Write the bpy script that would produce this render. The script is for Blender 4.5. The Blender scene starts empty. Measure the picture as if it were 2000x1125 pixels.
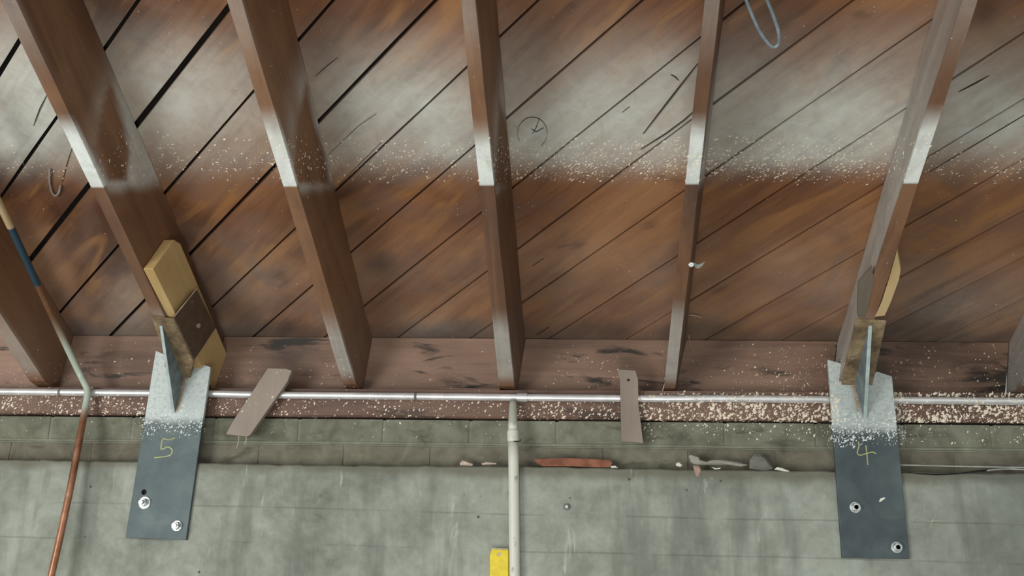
import bpy, bmesh, math, random
import numpy as np
from mathutils import Vector, Matrix, noise
random.seed(7)
scn = bpy.context.scene
COL = scn.collection

# ------------------------------------------------------------------ camera
CZ = 1.55                       # camera height above the floor
FPX = 1900.0                    # focal length in pixels of the 2000 px wide frame
AX = Vector((0.9967974460381129, -0.003276433520092586, 0.07990066680124602))
AY = Vector((0.0758054087854418, -0.27944001154852116, -0.9571660357245418))
AZ = Vector((0.025463534137416755, 0.9601575625537462, -0.27829671845007775))
cam = bpy.data.cameras.new('camera'); camo = bpy.data.objects.new('camera', cam)
cam.sensor_width = 36; cam.lens = FPX * 36 / 2000; cam.clip_start = 0.05
RW = Matrix((AX, AY, AZ))       # rows: world axes in camera space -> camera to world
camo.matrix_world = Matrix.Translation((0, 0, CZ)) @ RW.to_4x4()
COL.objects.link(camo); scn.camera = camo

# ------------------------------------------------------------------ light and exposure
def lin(r, g, b):
    f = lambda c: (c/255/12.92) if c/255 <= .04045 else ((c/255+.055)/1.055)**2.4
    return (f(r), f(g), f(b), 1)
wd = bpy.data.worlds.new('daylight'); scn.world = wd; wd.use_nodes = True
bg = wd.node_tree.nodes['Background']; bg.inputs[0].default_value = (0.80, 0.86, 0.84, 1); bg.inputs[1].default_value = 0.82
def area(name, loc, target, sx, sy, power, col):
    l = bpy.data.lights.new(name, 'AREA'); l.shape = 'RECTANGLE'; l.size = sx; l.size_y = sy; l.energy = power; l.color = col
    o = bpy.data.objects.new(name, l); COL.objects.link(o); o.location = loc
    o.rotation_euler = (Vector(target) - Vector(loc)).to_track_quat('-Z', 'Y').to_euler(); return o
area('doorway_daylight', (-2.2, -0.8, 1.25), (0.3, 2.1, 2.1), 1.2, 1.1, 64, (1.0, 1.0, 0.96))
area('centre_fill', (-0.15, -0.5, 0.40), (0.15, 2.2, 2.1), 1.0, 0.8, 26, (1.0, 0.97, 0.92))  # added fill lamp, no real source, brightens the middle of the wall
vs = scn.view_settings; vs.view_transform = 'Standard'; vs.look = 'None'; vs.gamma = 1; vs.use_curve_mapping = False
vs.exposure = 0.0

# ------------------------------------------------------------------ measuring helpers
PHI = math.radians(26.57); CP, SP = math.cos(PHI), math.sin(PHI)
H, DEP = 1.4314, 0.1511         # distance to rafter undersides / rafter depth
YS, YR = 2.3498, 2.4054         # sill face, rim boards
YC = YS - 0.030                 # concrete face
YB = YS + 0.011                 # brick face
O = Vector((0, 0, CZ))
def rayd(px, py):
    return RW @ Vector((px - 1000, 562.5 - py, -FPX))
def on_y(px, py, Y):            # point on the upright plane at distance Y
    d = rayd(px, py); return O + d * (Y / d.y)
RN = Vector((0, SP, CP)); RU = Vector((0, CP, -SP))
def on_roof(px, py, v):         # point on the plane parallel to the roof
    d = rayd(px, py); return O + d * (v / d.dot(RN))
def on_x(px, py, X):
    d = rayd(px, py); return O + d * (X / d.x)
def roof(x, u, v): return O + Vector((x, 0, 0)) + RU * u + RN * v
def uv_of(p): q = p - O; return q.dot(RU), q.dot(RN)
def to_px(p):
    c = RW.transposed() @ (p - O); return 1000 + c.x / -c.z * FPX, 562.5 - c.y / -c.z * FPX
def sst(a, b, x):
    if a == b: return float(x > a)
    t = min(1, max(0, (x - a) / (b - a))); return t * t * (3 - 2 * t)

# ------------------------------------------------------------------ object helpers
def mesh(name, verts, faces, mat, parent=None, smooth=False, attrs=None, bevel=0):
    off = ORG.get(parent, Vector((0, 0, 0))) if parent is not None else Vector((0, 0, 0))
    me = bpy.data.meshes.new(name)
    me.from_pydata([tuple(Vector(v) - off) for v in verts], [], faces); me.update()
    for k, vals in (attrs or {}).items():
        a = me.attributes.new(k, 'FLOAT', 'POINT'); a.data.foreach_set('value', vals)
    if mat: me.materials.append(mat)
    if smooth: me.polygons.foreach_set('use_smooth', [True] * len(me.polygons))
    o = bpy.data.objects.new(name, me); COL.objects.link(o)
    if parent is not None: o.parent = parent
    if bevel:
        m = o.modifiers.new('edges', 'BEVEL'); m.width = bevel; m.segments = 2; m.limit_method = 'ANGLE'
    ORG[o] = off
    return o
ORG = {}
def thing(name, label, cat, loc, group=None):
    o = bpy.data.objects.new(name, None); COL.objects.link(o); o.location = loc; o.empty_display_size = .05
    o['label'] = label; o['category'] = cat
    if group: o['group'] = group
    ORG[o] = Vector(loc); return o
def tag(o, label, cat, group=None):
    o['label'] = label; o['category'] = cat
    if group: o['group'] = group
    return o
def recentre(o):                # move a top-level mesh's origin to its middle, the shape stays
    me = o.data; c = sum((v.co for v in me.vertices), Vector()) / len(me.vertices)
    me.transform(Matrix.Translation(-c)); o.location = c; ORG[o] = c.copy(); return o
def hexa(P):                    # 8 corners: 4 of one end, 4 of the other, same order
    return P, [(3, 2, 1, 0), (4, 5, 6, 7), (0, 1, 5, 4), (1, 2, 6, 5), (2, 3, 7, 6), (3, 0, 4, 7)]
def box(x0, x1, y0, y1, z0, z1):
    return hexa([(x0, y0, z0), (x1, y0, z0), (x1, y1, z0), (x0, y1, z0), (x0, y0, z1), (x1, y0, z1), (x1, y1, z1), (x0, y1, z1)])
def prism(pts, vec):            # polygon of 3-D points pushed along vec
    n = len(pts); P = [Vector(p) for p in pts]; Q = [p + Vector(vec) for p in P]
    F = [tuple(range(n)), tuple(range(2 * n - 1, n - 1, -1))] + [(i, i + n, (i + 1) % n + n, (i + 1) % n) for i in range(n)]
    return P + Q, F
def tube(path, r, seg=12, caps=True):
    P = [Vector(p) for p in path]; V = []; F = []; prev = None
    rr = r if isinstance(r, (list, tuple)) else [r] * len(P)
    for i, p in enumerate(P):
        t = (P[min(i + 1, len(P) - 1)] - P[max(i - 1, 0)]).normalized()
        if prev is None:
            a = t.orthogonal().normalized()
        else:
            a = (prev - t * prev.dot(t)).normalized()
        prev = a; b = t.cross(a)
        for k in range(seg):
            w = 2 * math.pi * k / seg; V.append(p + (a * math.cos(w) + b * math.sin(w)) * rr[i])
    for i in range(len(P) - 1):
        for k in range(seg):
            F.append((i * seg + k, i * seg + (k + 1) % seg, (i + 1) * seg + (k + 1) % seg, (i + 1) * seg + k))
    if caps: F += [tuple(range(seg - 1, -1, -1)), tuple((len(P) - 1) * seg + k for k in range(seg))]
    return V, F
def smooth_path(pts, n=8):      # Catmull-Rom through the points
    P = [Vector(p) for p in pts]; P = [P[0] * 2 - P[1]] + P + [P[-1] * 2 - P[-2]]; out = []
    for i in range(1, len(P) - 2):
        a, b, c, d = P[i - 1:i + 3]
        for k in range(n):
            t = k / n; out.append(.5 * ((2 * b) + (c - a) * t + (2 * a - 5 * b + 4 * c - d) * t * t + (3 * b - a - 3 * c + d) * t ** 3))
    out.append(P[-2]); return out
def holed(outer, holes, thick, map3, mat, name, parent, bevel=0):
    """flat plate (2-D outline with round holes) turned to 3-D by map3(a, b, t)"""
    bm = bmesh.new()
    loops = [outer] + [[(cx + r * math.cos(2 * math.pi * k / 16), cy + r * math.sin(2 * math.pi * k / 16)) for k in range(16)] for cx, cy, r in holes]
    rings = []
    es = []
    for lp in loops:
        vs_ = [bm.verts.new((a, b, 0)) for a, b in lp]; rings.append(vs_)
        es += [bm.edges.new((vs_[i], vs_[(i + 1) % len(vs_)])) for i in range(len(vs_))]
    bmesh.ops.triangle_fill(bm, edges=es, use_beauty=True)
    front = list(bm.faces)
    mp = {v: bm.verts.new((v.co.x, v.co.y, thick)) for r_ in rings for v in r_}
    for f in front: bm.faces.new([mp[v] for v in reversed(f.verts)])
    for r_ in rings:
        for i in range(len(r_)):
            a, b = r_[i], r_[(i + 1) % len(r_)]; bm.faces.new((a, b, mp[b], mp[a]))
    bmesh.ops.recalc_face_normals(bm, faces=bm.faces)
    bm.verts.index_update()
    V = [map3(v.co.x, v.co.y, v.co.z) for v in bm.verts]; F = [tuple(v.index for v in f.verts) for f in bm.faces]
    bm.free()
    return mesh(name, V, F, mat, parent, bevel=bevel)

# ------------------------------------------------------------------ materials
class NT:
    def __init__(s, name, rough=.7, metal=0):
        s.m = bpy.data.materials.new(name); s.m.use_nodes = True; s.t = s.m.node_tree; s.b = s.t.nodes['Principled BSDF']
        s.b.inputs['Roughness'].default_value = rough; s.b.inputs['Metallic'].default_value = metal
        s.pos = s.n('ShaderNodeNewGeometry').outputs['Position']
    def n(s, k, **kw):
        x = s.t.nodes.new(k)
        for a, b in kw.items(): setattr(x, a, b)
        return x
    def put(s, sock, v):
        if hasattr(v, 'links'): s.t.links.new(v, sock)
        else: sock.default_value = v
    def math(s, op, a, b=0.0, c=0.0, clamp=False):
        x = s.n('ShaderNodeMath', operation=op, use_clamp=clamp)
        s.put(x.inputs[0], a); s.put(x.inputs[1], b); s.put(x.inputs[2], c); return x.outputs[0]
    def dot(s, v, vec):
        x = s.n('ShaderNodeVectorMath', operation='DOT_PRODUCT'); s.put(x.inputs[0], v); x.inputs[1].default_value = vec; return x.outputs['Value']
    def comb(s, a, b, c):
        x = s.n('ShaderNodeCombineXYZ'); s.put(x.inputs[0], a); s.put(x.inputs[1], b); s.put(x.inputs[2], c); return x.outputs[0]
    def noise(s, v, scale, detail=4, rough=.55, dist=0):
        x = s.n('ShaderNodeTexNoise'); s.put(x.inputs['Vector'], v)
        x.inputs['Scale'].default_value = scale; x.inputs['Detail'].default_value = detail; x.inputs['Roughness'].default_value = rough; x.inputs['Distortion'].default_value = dist
        return x.outputs['Fac']
    def voro(s, v, scale, feature='F1'):
        x = s.n('ShaderNodeTexVoronoi', feature=feature); s.put(x.inputs['Vector'], v); x.inputs['Scale'].default_value = scale; return x.outputs['Distance']
    def rng(s, v, a, b, c=0., d=1., smooth=True):
        x = s.n('ShaderNodeMapRange', interpolation_type='SMOOTHSTEP' if smooth else 'LINEAR'); s.put(x.inputs[0], v)
        for i, q in enumerate((a, b, c, d)): x.inputs[i + 1].default_value = q
        return x.outputs[0]
    def mix(s, f, a, b, mode='MIX'):
        x = s.n('ShaderNodeMix', data_type='RGBA', blend_type=mode); s.put(x.inputs[0], f); s.put(x.inputs[6], a); s.put(x.inputs[7], b); return x.outputs[2]
    def ramp(s, v, stops):
        x = s.n('ShaderNodeValToRGB'); s.put(x.inputs[0], v); e = x.color_ramp.elements
        while len(e) < len(stops): e.new(.5)
        for i, (p, c) in enumerate(stops): e[i].position = p; e[i].color = c
        return x.outputs[0]
    def attr(s, name): return s.n('ShaderNodeAttribute', attribute_name=name).outputs['Fac']
    def rand(s): return s.n('ShaderNodeObjectInfo').outputs['Random']
    def add(s, v, w):
        x = s.n('ShaderNodeVectorMath', operation='ADD'); s.put(x.inputs[0], v); s.put(x.inputs[1], w); return x.outputs[0]
    def bump(s, h, strength=.3, dist=.002):
        x = s.n('ShaderNodeBump'); x.inputs['Strength'].default_value = strength; x.inputs['Distance'].default_value = dist
        s.put(x.inputs['Height'], h); s.t.links.new(x.outputs[0], s.b.inputs['Normal'])
    def col(s, c): s.put(s.b.inputs['Base Color'], c); return s.m

PAINT = (.56, .57, .52, 1)
def wood(name, along, dark, mid, light, paint=True, rough=.62, grain=1.0, paintcol=PAINT, stain=0.0, hue=None, mauve=0.):
    s = NT(name, rough); a = Vector(along).normalized(); b = a.orthogonal().normalized(); c = a.cross(b)
    r = s.rand()
    g = s.comb(s.dot(s.pos, a * 1.3), s.dot(s.pos, b * 13), s.dot(s.pos, c * 13))
    g = s.add(g, s.comb(s.math('MULTIPLY', r, 37.), s.math('MULTIPLY', r, 91.), 0.))
    n1 = s.noise(g, 1.6 * grain, 7, .62, 1.1)
    n2 = s.noise(s.pos, 3.2, 3, .5, .6)
    f = s.math('ADD', s.math('MULTIPLY', n1, .55), s.math('MULTIPLY', n2, .80))
    f = s.math('ADD', f, s.math('MULTIPLY_ADD', r, .24, -.29))
    base = s.ramp(f, [(.24, dark), (.46, mid), (.72, light)])
    fine = s.noise(g, 9, 4, .7)
    if hue: base = s.mix(s.rng(s.noise(s.comb(s.dot(s.pos, a * 2.0), s.dot(s.pos, b * 9), s.dot(s.pos, c * 9)), 1.7, 3, .5, .8), .52, .66, 0, .55), base, hue)
    base = s.mix(s.rng(fine, .5, .75, 0, .22), base, dark)
    base = s.mix(s.rng(s.noise(s.pos, 4.3, 4, .6, .9), .48, .66, 0, mauve), base, (.155, .085, .060, 1)) if mauve else base
    if stain:
        st = s.noise(s.comb(s.dot(s.pos, a * 2.2), s.dot(s.pos, b * 9), s.dot(s.pos, c * 9)), 2.6, 5, .6, .5)
        base = s.mix(s.rng(st, .55, .68, 0, stain), base, (.018, .013, .010, 1))
    if paint:
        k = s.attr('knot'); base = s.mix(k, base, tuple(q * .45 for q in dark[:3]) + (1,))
        p = s.attr('paint'); pn = s.noise(s.pos, 26, 5, .65, .8)
        pm = s.math('MULTIPLY', p, s.rng(pn, .25, .7, .80, 1.08))
        pm = s.math('MULTIPLY', pm, s.rng(n1, .30, .62, .82, 1.0), clamp=True)
        base = s.mix(pm, base, paintcol)
    s.bump(fine, .25, .0015)
    return s.col(base)
C2 = math.sqrt(.5)
DIAG = Vector((1, 0, 0)) * math.cos(.7794) - RU * math.sin(.7794)      # board direction
M = {}
M['plank'] = wood('plank_wood', DIAG, (.075, .026, .010, 1), (.195, .080, .032, 1), (.32, .155, .070, 1), hue=(.33, .15, .045, 1), mauve=.55)
M['rafter'] = wood('rafter_wood', RU, (.055, .023, .011, 1), (.122, .054, .026, 1), (.215, .105, .050, 1), paintcol=(.74, .78, .75, 1))
M['rim'] = wood('rim_board_wood', (1, 0, 0), (.095, .055, .038, 1), (.215, .128, .088, 1), (.34, .215, .155, 1), paint=False, stain=.95)
M['sill'] = wood('sill_wood', (1, 0, 0), (.060, .032, .022, 1), (.140, .074, .052, 1), (.20, .12, .085, 1), paint=False, stain=.6)
M['new_lumber'] = wood('new_lumber', RU, (.27, .165, .060, 1), (.44, .29, .115, 1), (.56, .40, .19, 1), paint=False, grain=.7)
M['pale_lumber'] = wood('pale_lumber', RU, (.36, .25, .11, 1), (.55, .40, .20, 1), (.62, .47, .26, 1), paint=False, grain=.7)
M['grey_lumber'] = wood('grey_lumber', RU, (.075, .060, .042, 1), (.135, .108, .078, 1), (.18, .15, .115, 1), paint=False)
M['strip'] = wood('strip_board', (0, 0, 1), (.22, .175, .14, 1), (.29, .235, .195, 1), (.33, .275, .23, 1), paint=False, grain=.5)

def m_plain(name, c, rough=.6, metal=0, var=.25, scale=30):
    s = NT(name, rough, metal); n = s.noise(s.pos, scale, 4)
    return s.col(s.mix(s.rng(n, .35, .7), tuple(q * (1 - var) for q in c[:3]) + (1,), tuple(min(1, q * (1 + var * .5)) for q in c[:3]) + (1,)))
def m_concrete():
    s = NT('concrete', .9); P = s.pos
    base = s.ramp(s.math('ADD', s.math('MULTIPLY', s.noise(P, 5.0, 8, .68, .3), .8), s.math('MULTIPLY', s.noise(P, 34., 5, .7), .2)), [(.32, lin(104, 108, 98)), (.5, lin(144, 148, 138)), (.70, lin(176, 181, 172))])
    stk = s.noise(s.comb(s.dot(P, (7., 0, 0)), 0., s.dot(P, (0, 0, 1.1))), 1.5, 4, .6, .2)
    base = s.mix(s.rng(stk, .50, .68, 0, .55), base, lin(100, 104, 95))
    stk2 = s.noise(s.comb(s.dot(P, (16., 0, 0)), 3., s.dot(P, (0, 0, 2.4))), 1.3, 3, .6, .2)
    base = s.mix(s.rng(stk2, .58, .75, 0, .35), base, lin(176, 180, 170))
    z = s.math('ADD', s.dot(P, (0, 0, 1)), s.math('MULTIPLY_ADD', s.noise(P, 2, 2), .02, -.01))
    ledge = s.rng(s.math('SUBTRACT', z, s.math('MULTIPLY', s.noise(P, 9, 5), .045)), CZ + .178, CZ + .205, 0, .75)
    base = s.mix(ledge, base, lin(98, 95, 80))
    lines = 0.
    for zz in (.128, .045):
        d = s.math('ABSOLUTE', s.math('SUBTRACT', z, CZ + zz)); l = s.math('MULTIPLY', s.rng(d, .0006, .0028, 1, 0), s.rng(s.noise(P, 4.1 + zz * 9, 3), .42, .56))
        lines = s.math('MAXIMUM', lines, l)
    base = s.mix(s.math('MULTIPLY', lines, .28), base, lin(70, 70, 60))
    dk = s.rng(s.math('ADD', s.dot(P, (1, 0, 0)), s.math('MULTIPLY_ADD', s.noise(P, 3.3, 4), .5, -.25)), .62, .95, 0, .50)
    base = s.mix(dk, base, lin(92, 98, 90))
    wh = s.noise(s.comb(s.dot(P, (22., 0, 0)), 9., s.dot(P, (0, 0, 5.))), 1.2, 5, .65, .5); base = s.mix(s.rng(wh, .62, .72, 0, .45), base, lin(200, 206, 198))
    v = s.voro(P, 26); sel = s.rng(s.noise(P, 11, 2), .52, .6)
    pits = s.math('MULTIPLY', s.rng(v, .05, .11, 1, 0), sel); base = s.mix(s.math('MULTIPLY', pits, .8), base, lin(52, 52, 44))
    s.bump(s.math('SUBTRACT', s.math('SUBTRACT', s.noise(P, 60, 6), s.math('MULTIPLY', pits, 1.2)), lines), .35, .003)
    return s.col(base)
M['concrete'] = m_concrete()
def m_brick(name, a, b, c, dark_blotch=.6):
    s = NT(name, .93); P = s.pos; r = s.rand()
    base = s.ramp(s.math('ADD', s.noise(P, 14, 6, .65, .5), s.math('MULTIPLY_ADD', r, .10, -.05)), [(.3, a), (.5, b), (.72, c)])
    d = s.noise(s.comb(s.dot(P, (6., 0, 0)), 0., s.dot(P, (0, 0, 18.))), 1.4, 5, .6, .4)
    base = s.mix(s.rng(d, .56, .70, 0, dark_blotch), base, lin(66, 62, 52))
    s.bump(s.noise(P, 70, 6, .7), .45, .003); return s.col(base)
M['brick'] = m_brick('grey_brick', lin(88, 88, 74), lin(114, 115, 99), lin(134, 135, 119))
M['lower_brick'] = m_brick('dusty_brick', lin(84, 80, 68), lin(108, 104, 90), lin(126, 123, 108))
M['mortar'] = m_brick('mortar', lin(98, 98, 84), lin(122, 123, 107), lin(142, 142, 127), .4)
M['dark'] = m_plain('dark_void', (.010, .008, .006, 1), .95)
M['underlay'] = m_plain('roof_underlay', (.012, .008, .006, 1), .95)
M['floor'] = m_plain('floor_concrete', (.26, .25, .23, 1), .85, 0, .3, 6)
def m_steel():
    s = NT('bracket_steel', .5, .0); P = s.pos
    n = s.noise(P, 12, 5, .6, .4)
    base = s.ramp(n, [(.3, lin(68, 77, 81)), (.55, lin(82, 94, 96)), (.75, lin(96, 108, 108))])
    z = s.dot(P, (0, 0, 1)); e = s.math('ADD', z, s.math('MULTIPLY_ADD', s.noise(P, 38, 4), .020, -.010))
    ed = s.math('MULTIPLY', s.rng(e, CZ + .318, CZ + .345), s.rng(s.noise(P, 120, 3), .30, .55, .72, 1.0))
    pn = s.math('MULTIPLY', ed, s.rng(s.noise(P, 6, 3), .3, .7, .62, .92))
    base = s.mix(pn, base, (.60, .66, .64, 1))
    k = s.attr('knot'); base = s.mix(s.math('MULTIPLY', k, s.rng(s.noise(P, 45, 4), .3, .6, .6, 1.)), base, lin(140, 118, 90))
    s.put(s.b.inputs['Metallic'], s.rng(pn, 0, .5, .35, 0)); s.put(s.b.inputs['Roughness'], .55)
    s.bump(s.noise(P, 90, 4), .12, .001); return s.col(base)
M['steel'] = m_steel()
def m_rust():
    s = NT('saddle_steel', .65, .0); P = s.pos; n = s.noise(P, 26, 6, .65, .2)
    base = s.ramp(n, [(.28, lin(66, 58, 44)), (.46, lin(116, 98, 74)), (.60, lin(146, 126, 96)), (.78, lin(166, 160, 140))])
    return s.col(base)
M['rust'] = m_rust()
M['brown_steel'] = m_plain('brown_primed_steel', lin(88, 70, 55), .55, 0, .2, 40)
M['fin'] = m_plain('gusset_steel', lin(120, 134, 138), .5, .2, .3, 40)
M['fin_edge'] = m_plain('sprayed_edge', lin(176, 192, 192), .6, 0, .2, 40)
M['zinc'] = m_plain('zinc_plated', (.62, .66, .65, 1), .38, .7, .35, 160)
M['chalk'] = m_plain('yellow_chalk', lin(186, 190, 128), .9)
M['whitechalk'] = m_plain('white_chalk', lin(164, 168, 156), .9)
M['splat'] = m_plain('plaster_splatter', lin(238, 226, 206), .85, 0, .2, 200)
M['splatw'] = m_plain('white_splatter', lin(230, 236, 232), .85, 0, .15, 200)
M['conduit'] = m_plain('galvanised_conduit', (.86, .86, .87, 1), .30, .55, .12, 30)
def m_copper():
    s = NT('copper', .34, .8); P = s.pos; z = s.dot(P, (0, 0, 1)); n = s.noise(P, 22, 4, .6, .4)
    base = s.ramp(n, [(.3, lin(136, 92, 68)), (.55, lin(178, 126, 98)), (.8, lin(200, 160, 134))])
    y = s.attr('along')          # metres from the bend, positive up the roof side
    yy = s.math('ADD', y, s.math('MULTIPLY_ADD', n, .04, -.02))
    w = s.math('MULTIPLY', s.rng(yy, -.085, -.03), s.rng(yy, .10, .24, 1, 0))
    base = s.mix(s.math('MULTIPLY', s.rng(yy, .10, .2), .55), base, lin(150, 112, 80))
    base = s.mix(s.math('MULTIPLY', w, .92), base, lin(172, 186, 172))
    blue = s.math('MULTIPLY', s.rng(y, .318, .322), s.rng(y, .492, .496, 1, 0))
    base = s.mix(blue, base, lin(38, 62, 78))
    tan = s.rng(y, .492, .496); base = s.mix(tan, base, lin(176, 152, 116))
    m = s.math('MULTIPLY', s.math('SUBTRACT', 1., w, clamp=True), s.math('SUBTRACT', .8, s.math('ADD', blue, tan, clamp=True), clamp=True), clamp=True)
    s.put(s.b.inputs['Metallic'], m)
    return s.col(base)
M['copper'] = m_copper()
def m_pipe():
    s = NT('painted_pipe', .45); P = s.pos; n = s.noise(s.comb(s.dot(P, (60., 0, 0)), 0., s.dot(P, (0, 0, 22.))), 1., 4)
    base = s.mix(s.rng(n, .62, .68, 0, .6), lin(206, 206, 194), lin(120, 122, 110))
    z = s.dot(P, (0, 0, 1)); base = s.mix(s.rng(s.math('ADD', z, s.math('MULTIPLY', n, .02)), CZ + .335, CZ + .352, 0, .75), base, lin(150, 154, 140))
    return s.col(base)
M['pipe'] = m_pipe()
M['yellow'] = m_plain('yellow_paint', lin(226, 202, 40), .5, 0, .12, 60)
M['cream'] = m_plain('cream_edge', lin(214, 200, 170), .6)
M['terracotta'] = m_plain('terracotta', lin(140, 90, 68), .9, 0, .35, 50)
M['palepink'] = m_plain('pale_plaster', lin(196, 178, 164), .9, 0, .2, 60)
M['greyputty'] = m_plain('grey_putty', lin(150, 146, 138), .8, 0, .2, 60)
M['pebble'] = m_plain('grey_stone', lin(112, 110, 102), .8, 0, .2, 30)
M['whiteflake'] = m_plain('white_flake', lin(226, 226, 214), .6, 0, .1)
M['pinkputty'] = m_plain('pink_putty', lin(172, 142, 130), .8, 0, .2, 60)
M['bluewire'] = m_plain('blue_grey_wire', lin(126, 138, 146), .4, 0, .3, 60)
M['whitewire'] = m_plain('pale_wire', lin(176, 180, 172), .5)
M['thread'] = m_plain('pale_fibre', lin(196, 180, 156), .7)
M['crack'] = m_plain('split_wood', (.050, .036, .028, 1), .95)

# ------------------------------------------------------------------ paint overspray on the boards (pigment, fixed in the world)
# soft blots: px, py of the blot's middle as measured, radii, strength
BLOTS = [(40, 130, 110, 130, .95), (20, 260, 110, 60, .7), (120, 60, 60, 60, .25), (330, 200, 130, 62, .62), (420, 215, 110, 50, .40), (250, 260, 120, 40, .40),
         (330, 120, 120, 60, .35), (680, 235, 75, 75, .75), (830, 215, 110, 60, .75), (700, 150, 140, 60, .35), (880, 290, 60, 40, .35), (760, 290, 120, 30, .35),
         (1060, 250, 90, 55, .70), (1230, 215, 120, 60, .80), (1160, 180, 80, 60, .40), (1310, 150, 70, 70, .5), (1120, 300, 140, 40, .55), (1290, 290, 90, 50, .6),
         (1490, 190, 110, 55, .60), (1620, 220, 120, 70, .80), (1560, 270, 160, 50, .65), (1730, 250, 90, 60, .5), (1640, 320, 120, 28, .4), (1470, 310, 100, 35, .45), (1450, 130, 80, 50, .2),
         (1930, 210, 90, 75, .72), (1990, 260, 70, 60, .5), (1880, 260, 80, 40, .45), (1680, 130, 90, 45, .25), (960, 330, 60, 20, .3),
         (260, 600, 60, 55, .42), (150, 640, 60, 25, .18), (450, 640, 60, 20, .2), (880, 640, 80, 18, .18), (1900, 590, 120, 50, .18)]
KNOTS = [(1046, 262, 22, 24, .35), (745, 518, 26, 20, .7), (545, 535, 14, 13, .75), (410, 42, 16, 12, .6), (1128, 478, 8, 6, .8), (1095, 480, 8, 6, .8), (1640, 118, 16, 18, .65),
         (1698, 160, 14, 22, .45), (1680, 30, 12, 8, .6), (1290, 345, 12, 9, .6), (1322, 352, 10, 8, .6), (680, 380, 18, 14, .5), (1575, 205, 16, 9, .3), (1000, 172, 10, 22, .5),
         (100, 170, 30, 22, .35), (1480, 240, 9, 7, .3), (797, 132, 7, 5, .6), (812, 138, 5, 4, .6), (1925, 25, 22, 30, .55), (1270, 440, 12, 9, .5), (880, 545, 10, 6, .4), (1405, 565, 14, 8, .5), (640, 110, 30, 30, .25),
         (1310, 140, 14, 10, .4), (330, 140, 12, 16, .35), (250, 190, 8, 8, .3), (600, 180, 22, 10, .35)]
def blot(list_, x, y, soft=False):
    s = 0
    for cx, cy, rx, ry, a in list_:
        q = ((x - cx) / rx) ** 2 + ((y - cy) / ry) ** 2
        if q < 6: s += a * math.exp(-q * .9)
    return s
def board_paint(x, u, px, py):
    w = noise.noise(Vector((x * 3.1, u * 3.1, 2.0))) * .5 + noise.noise(Vector((x * 8, u * 8, 5.0))) * .3
    band = .26 * sst(.92, 1.10, u + .10 * w) * sst(1.40, 1.30, u + .05 * w)
    b = blot(BLOTS, px, py) * .62
    low = sst(1.385, 1.30, u + .04 * w) if u < 1.5 else 1
    eave = (.08 + .16 * max(0, w + .1)) * sst(1.42, 1.7, u)
    return min(.93, max(0, (band + b * low) * (1 + .7 * w) + eave))

# ------------------------------------------------------------------ roof boarding
ceiling = mesh('ceiling', *hexa([roof(-3.2, -2.2, H + DEP + .024), roof(3.0, -2.2, H + DEP + .024), roof(3.0, 2.02, H + DEP + .024), roof(-3.2, 2.02, H + DEP + .024),
                                 roof(-3.2, -2.2, H + DEP + .045), roof(3.0, -2.2, H + DEP + .045), roof(3.0, 2.02, H + DEP + .045), roof(-3.2, 2.02, H + DEP + .045)]), M['underlay'])
ceiling['kind'] = 'structure'
OFFS = [-0.0649, 0.0658, 0.1971, 0.3312, 0.4683, 0.6024, 0.7389, 0.8725, 1.0065, 1.1393, 1.2798, 1.4168, 1.5554, 1.6884, 1.8181, 1.9489]
GAPS = [.009, .0065, .012, .0065, .0085, .005, .0055, .005, .005, .0048, .0048, .0048, .0045, .004, .004, .004]
ANG = .7794; NX, NU = math.sin(ANG), math.cos(ANG)      # across-board direction in (x, u)
TX, TU = NU, -NX
lines = [(OFFS[0] - .134 * k, .005) for k in range(9, 0, -1)] + list(zip(OFFS, GAPS)) + [(OFFS[-1] + .131 * k, .003) for k in range(1, 8)]
XL, XR, U0, U1 = -2.6, 2.4, -1.3, 1.955
def clip_t(o):                  # range along the board that stays over the roof patch
    lo, hi = -9, 9
    for p, d, a, b in ((o * NX, TX, XL, XR), (o * NU, TU, U0, U1)):
        t0, t1 = (a - p) / d, (b - p) / d; t0, t1 = min(t0, t1), max(t0, t1); lo, hi = max(lo, t0), min(hi, t1)
    return lo, hi
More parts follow.
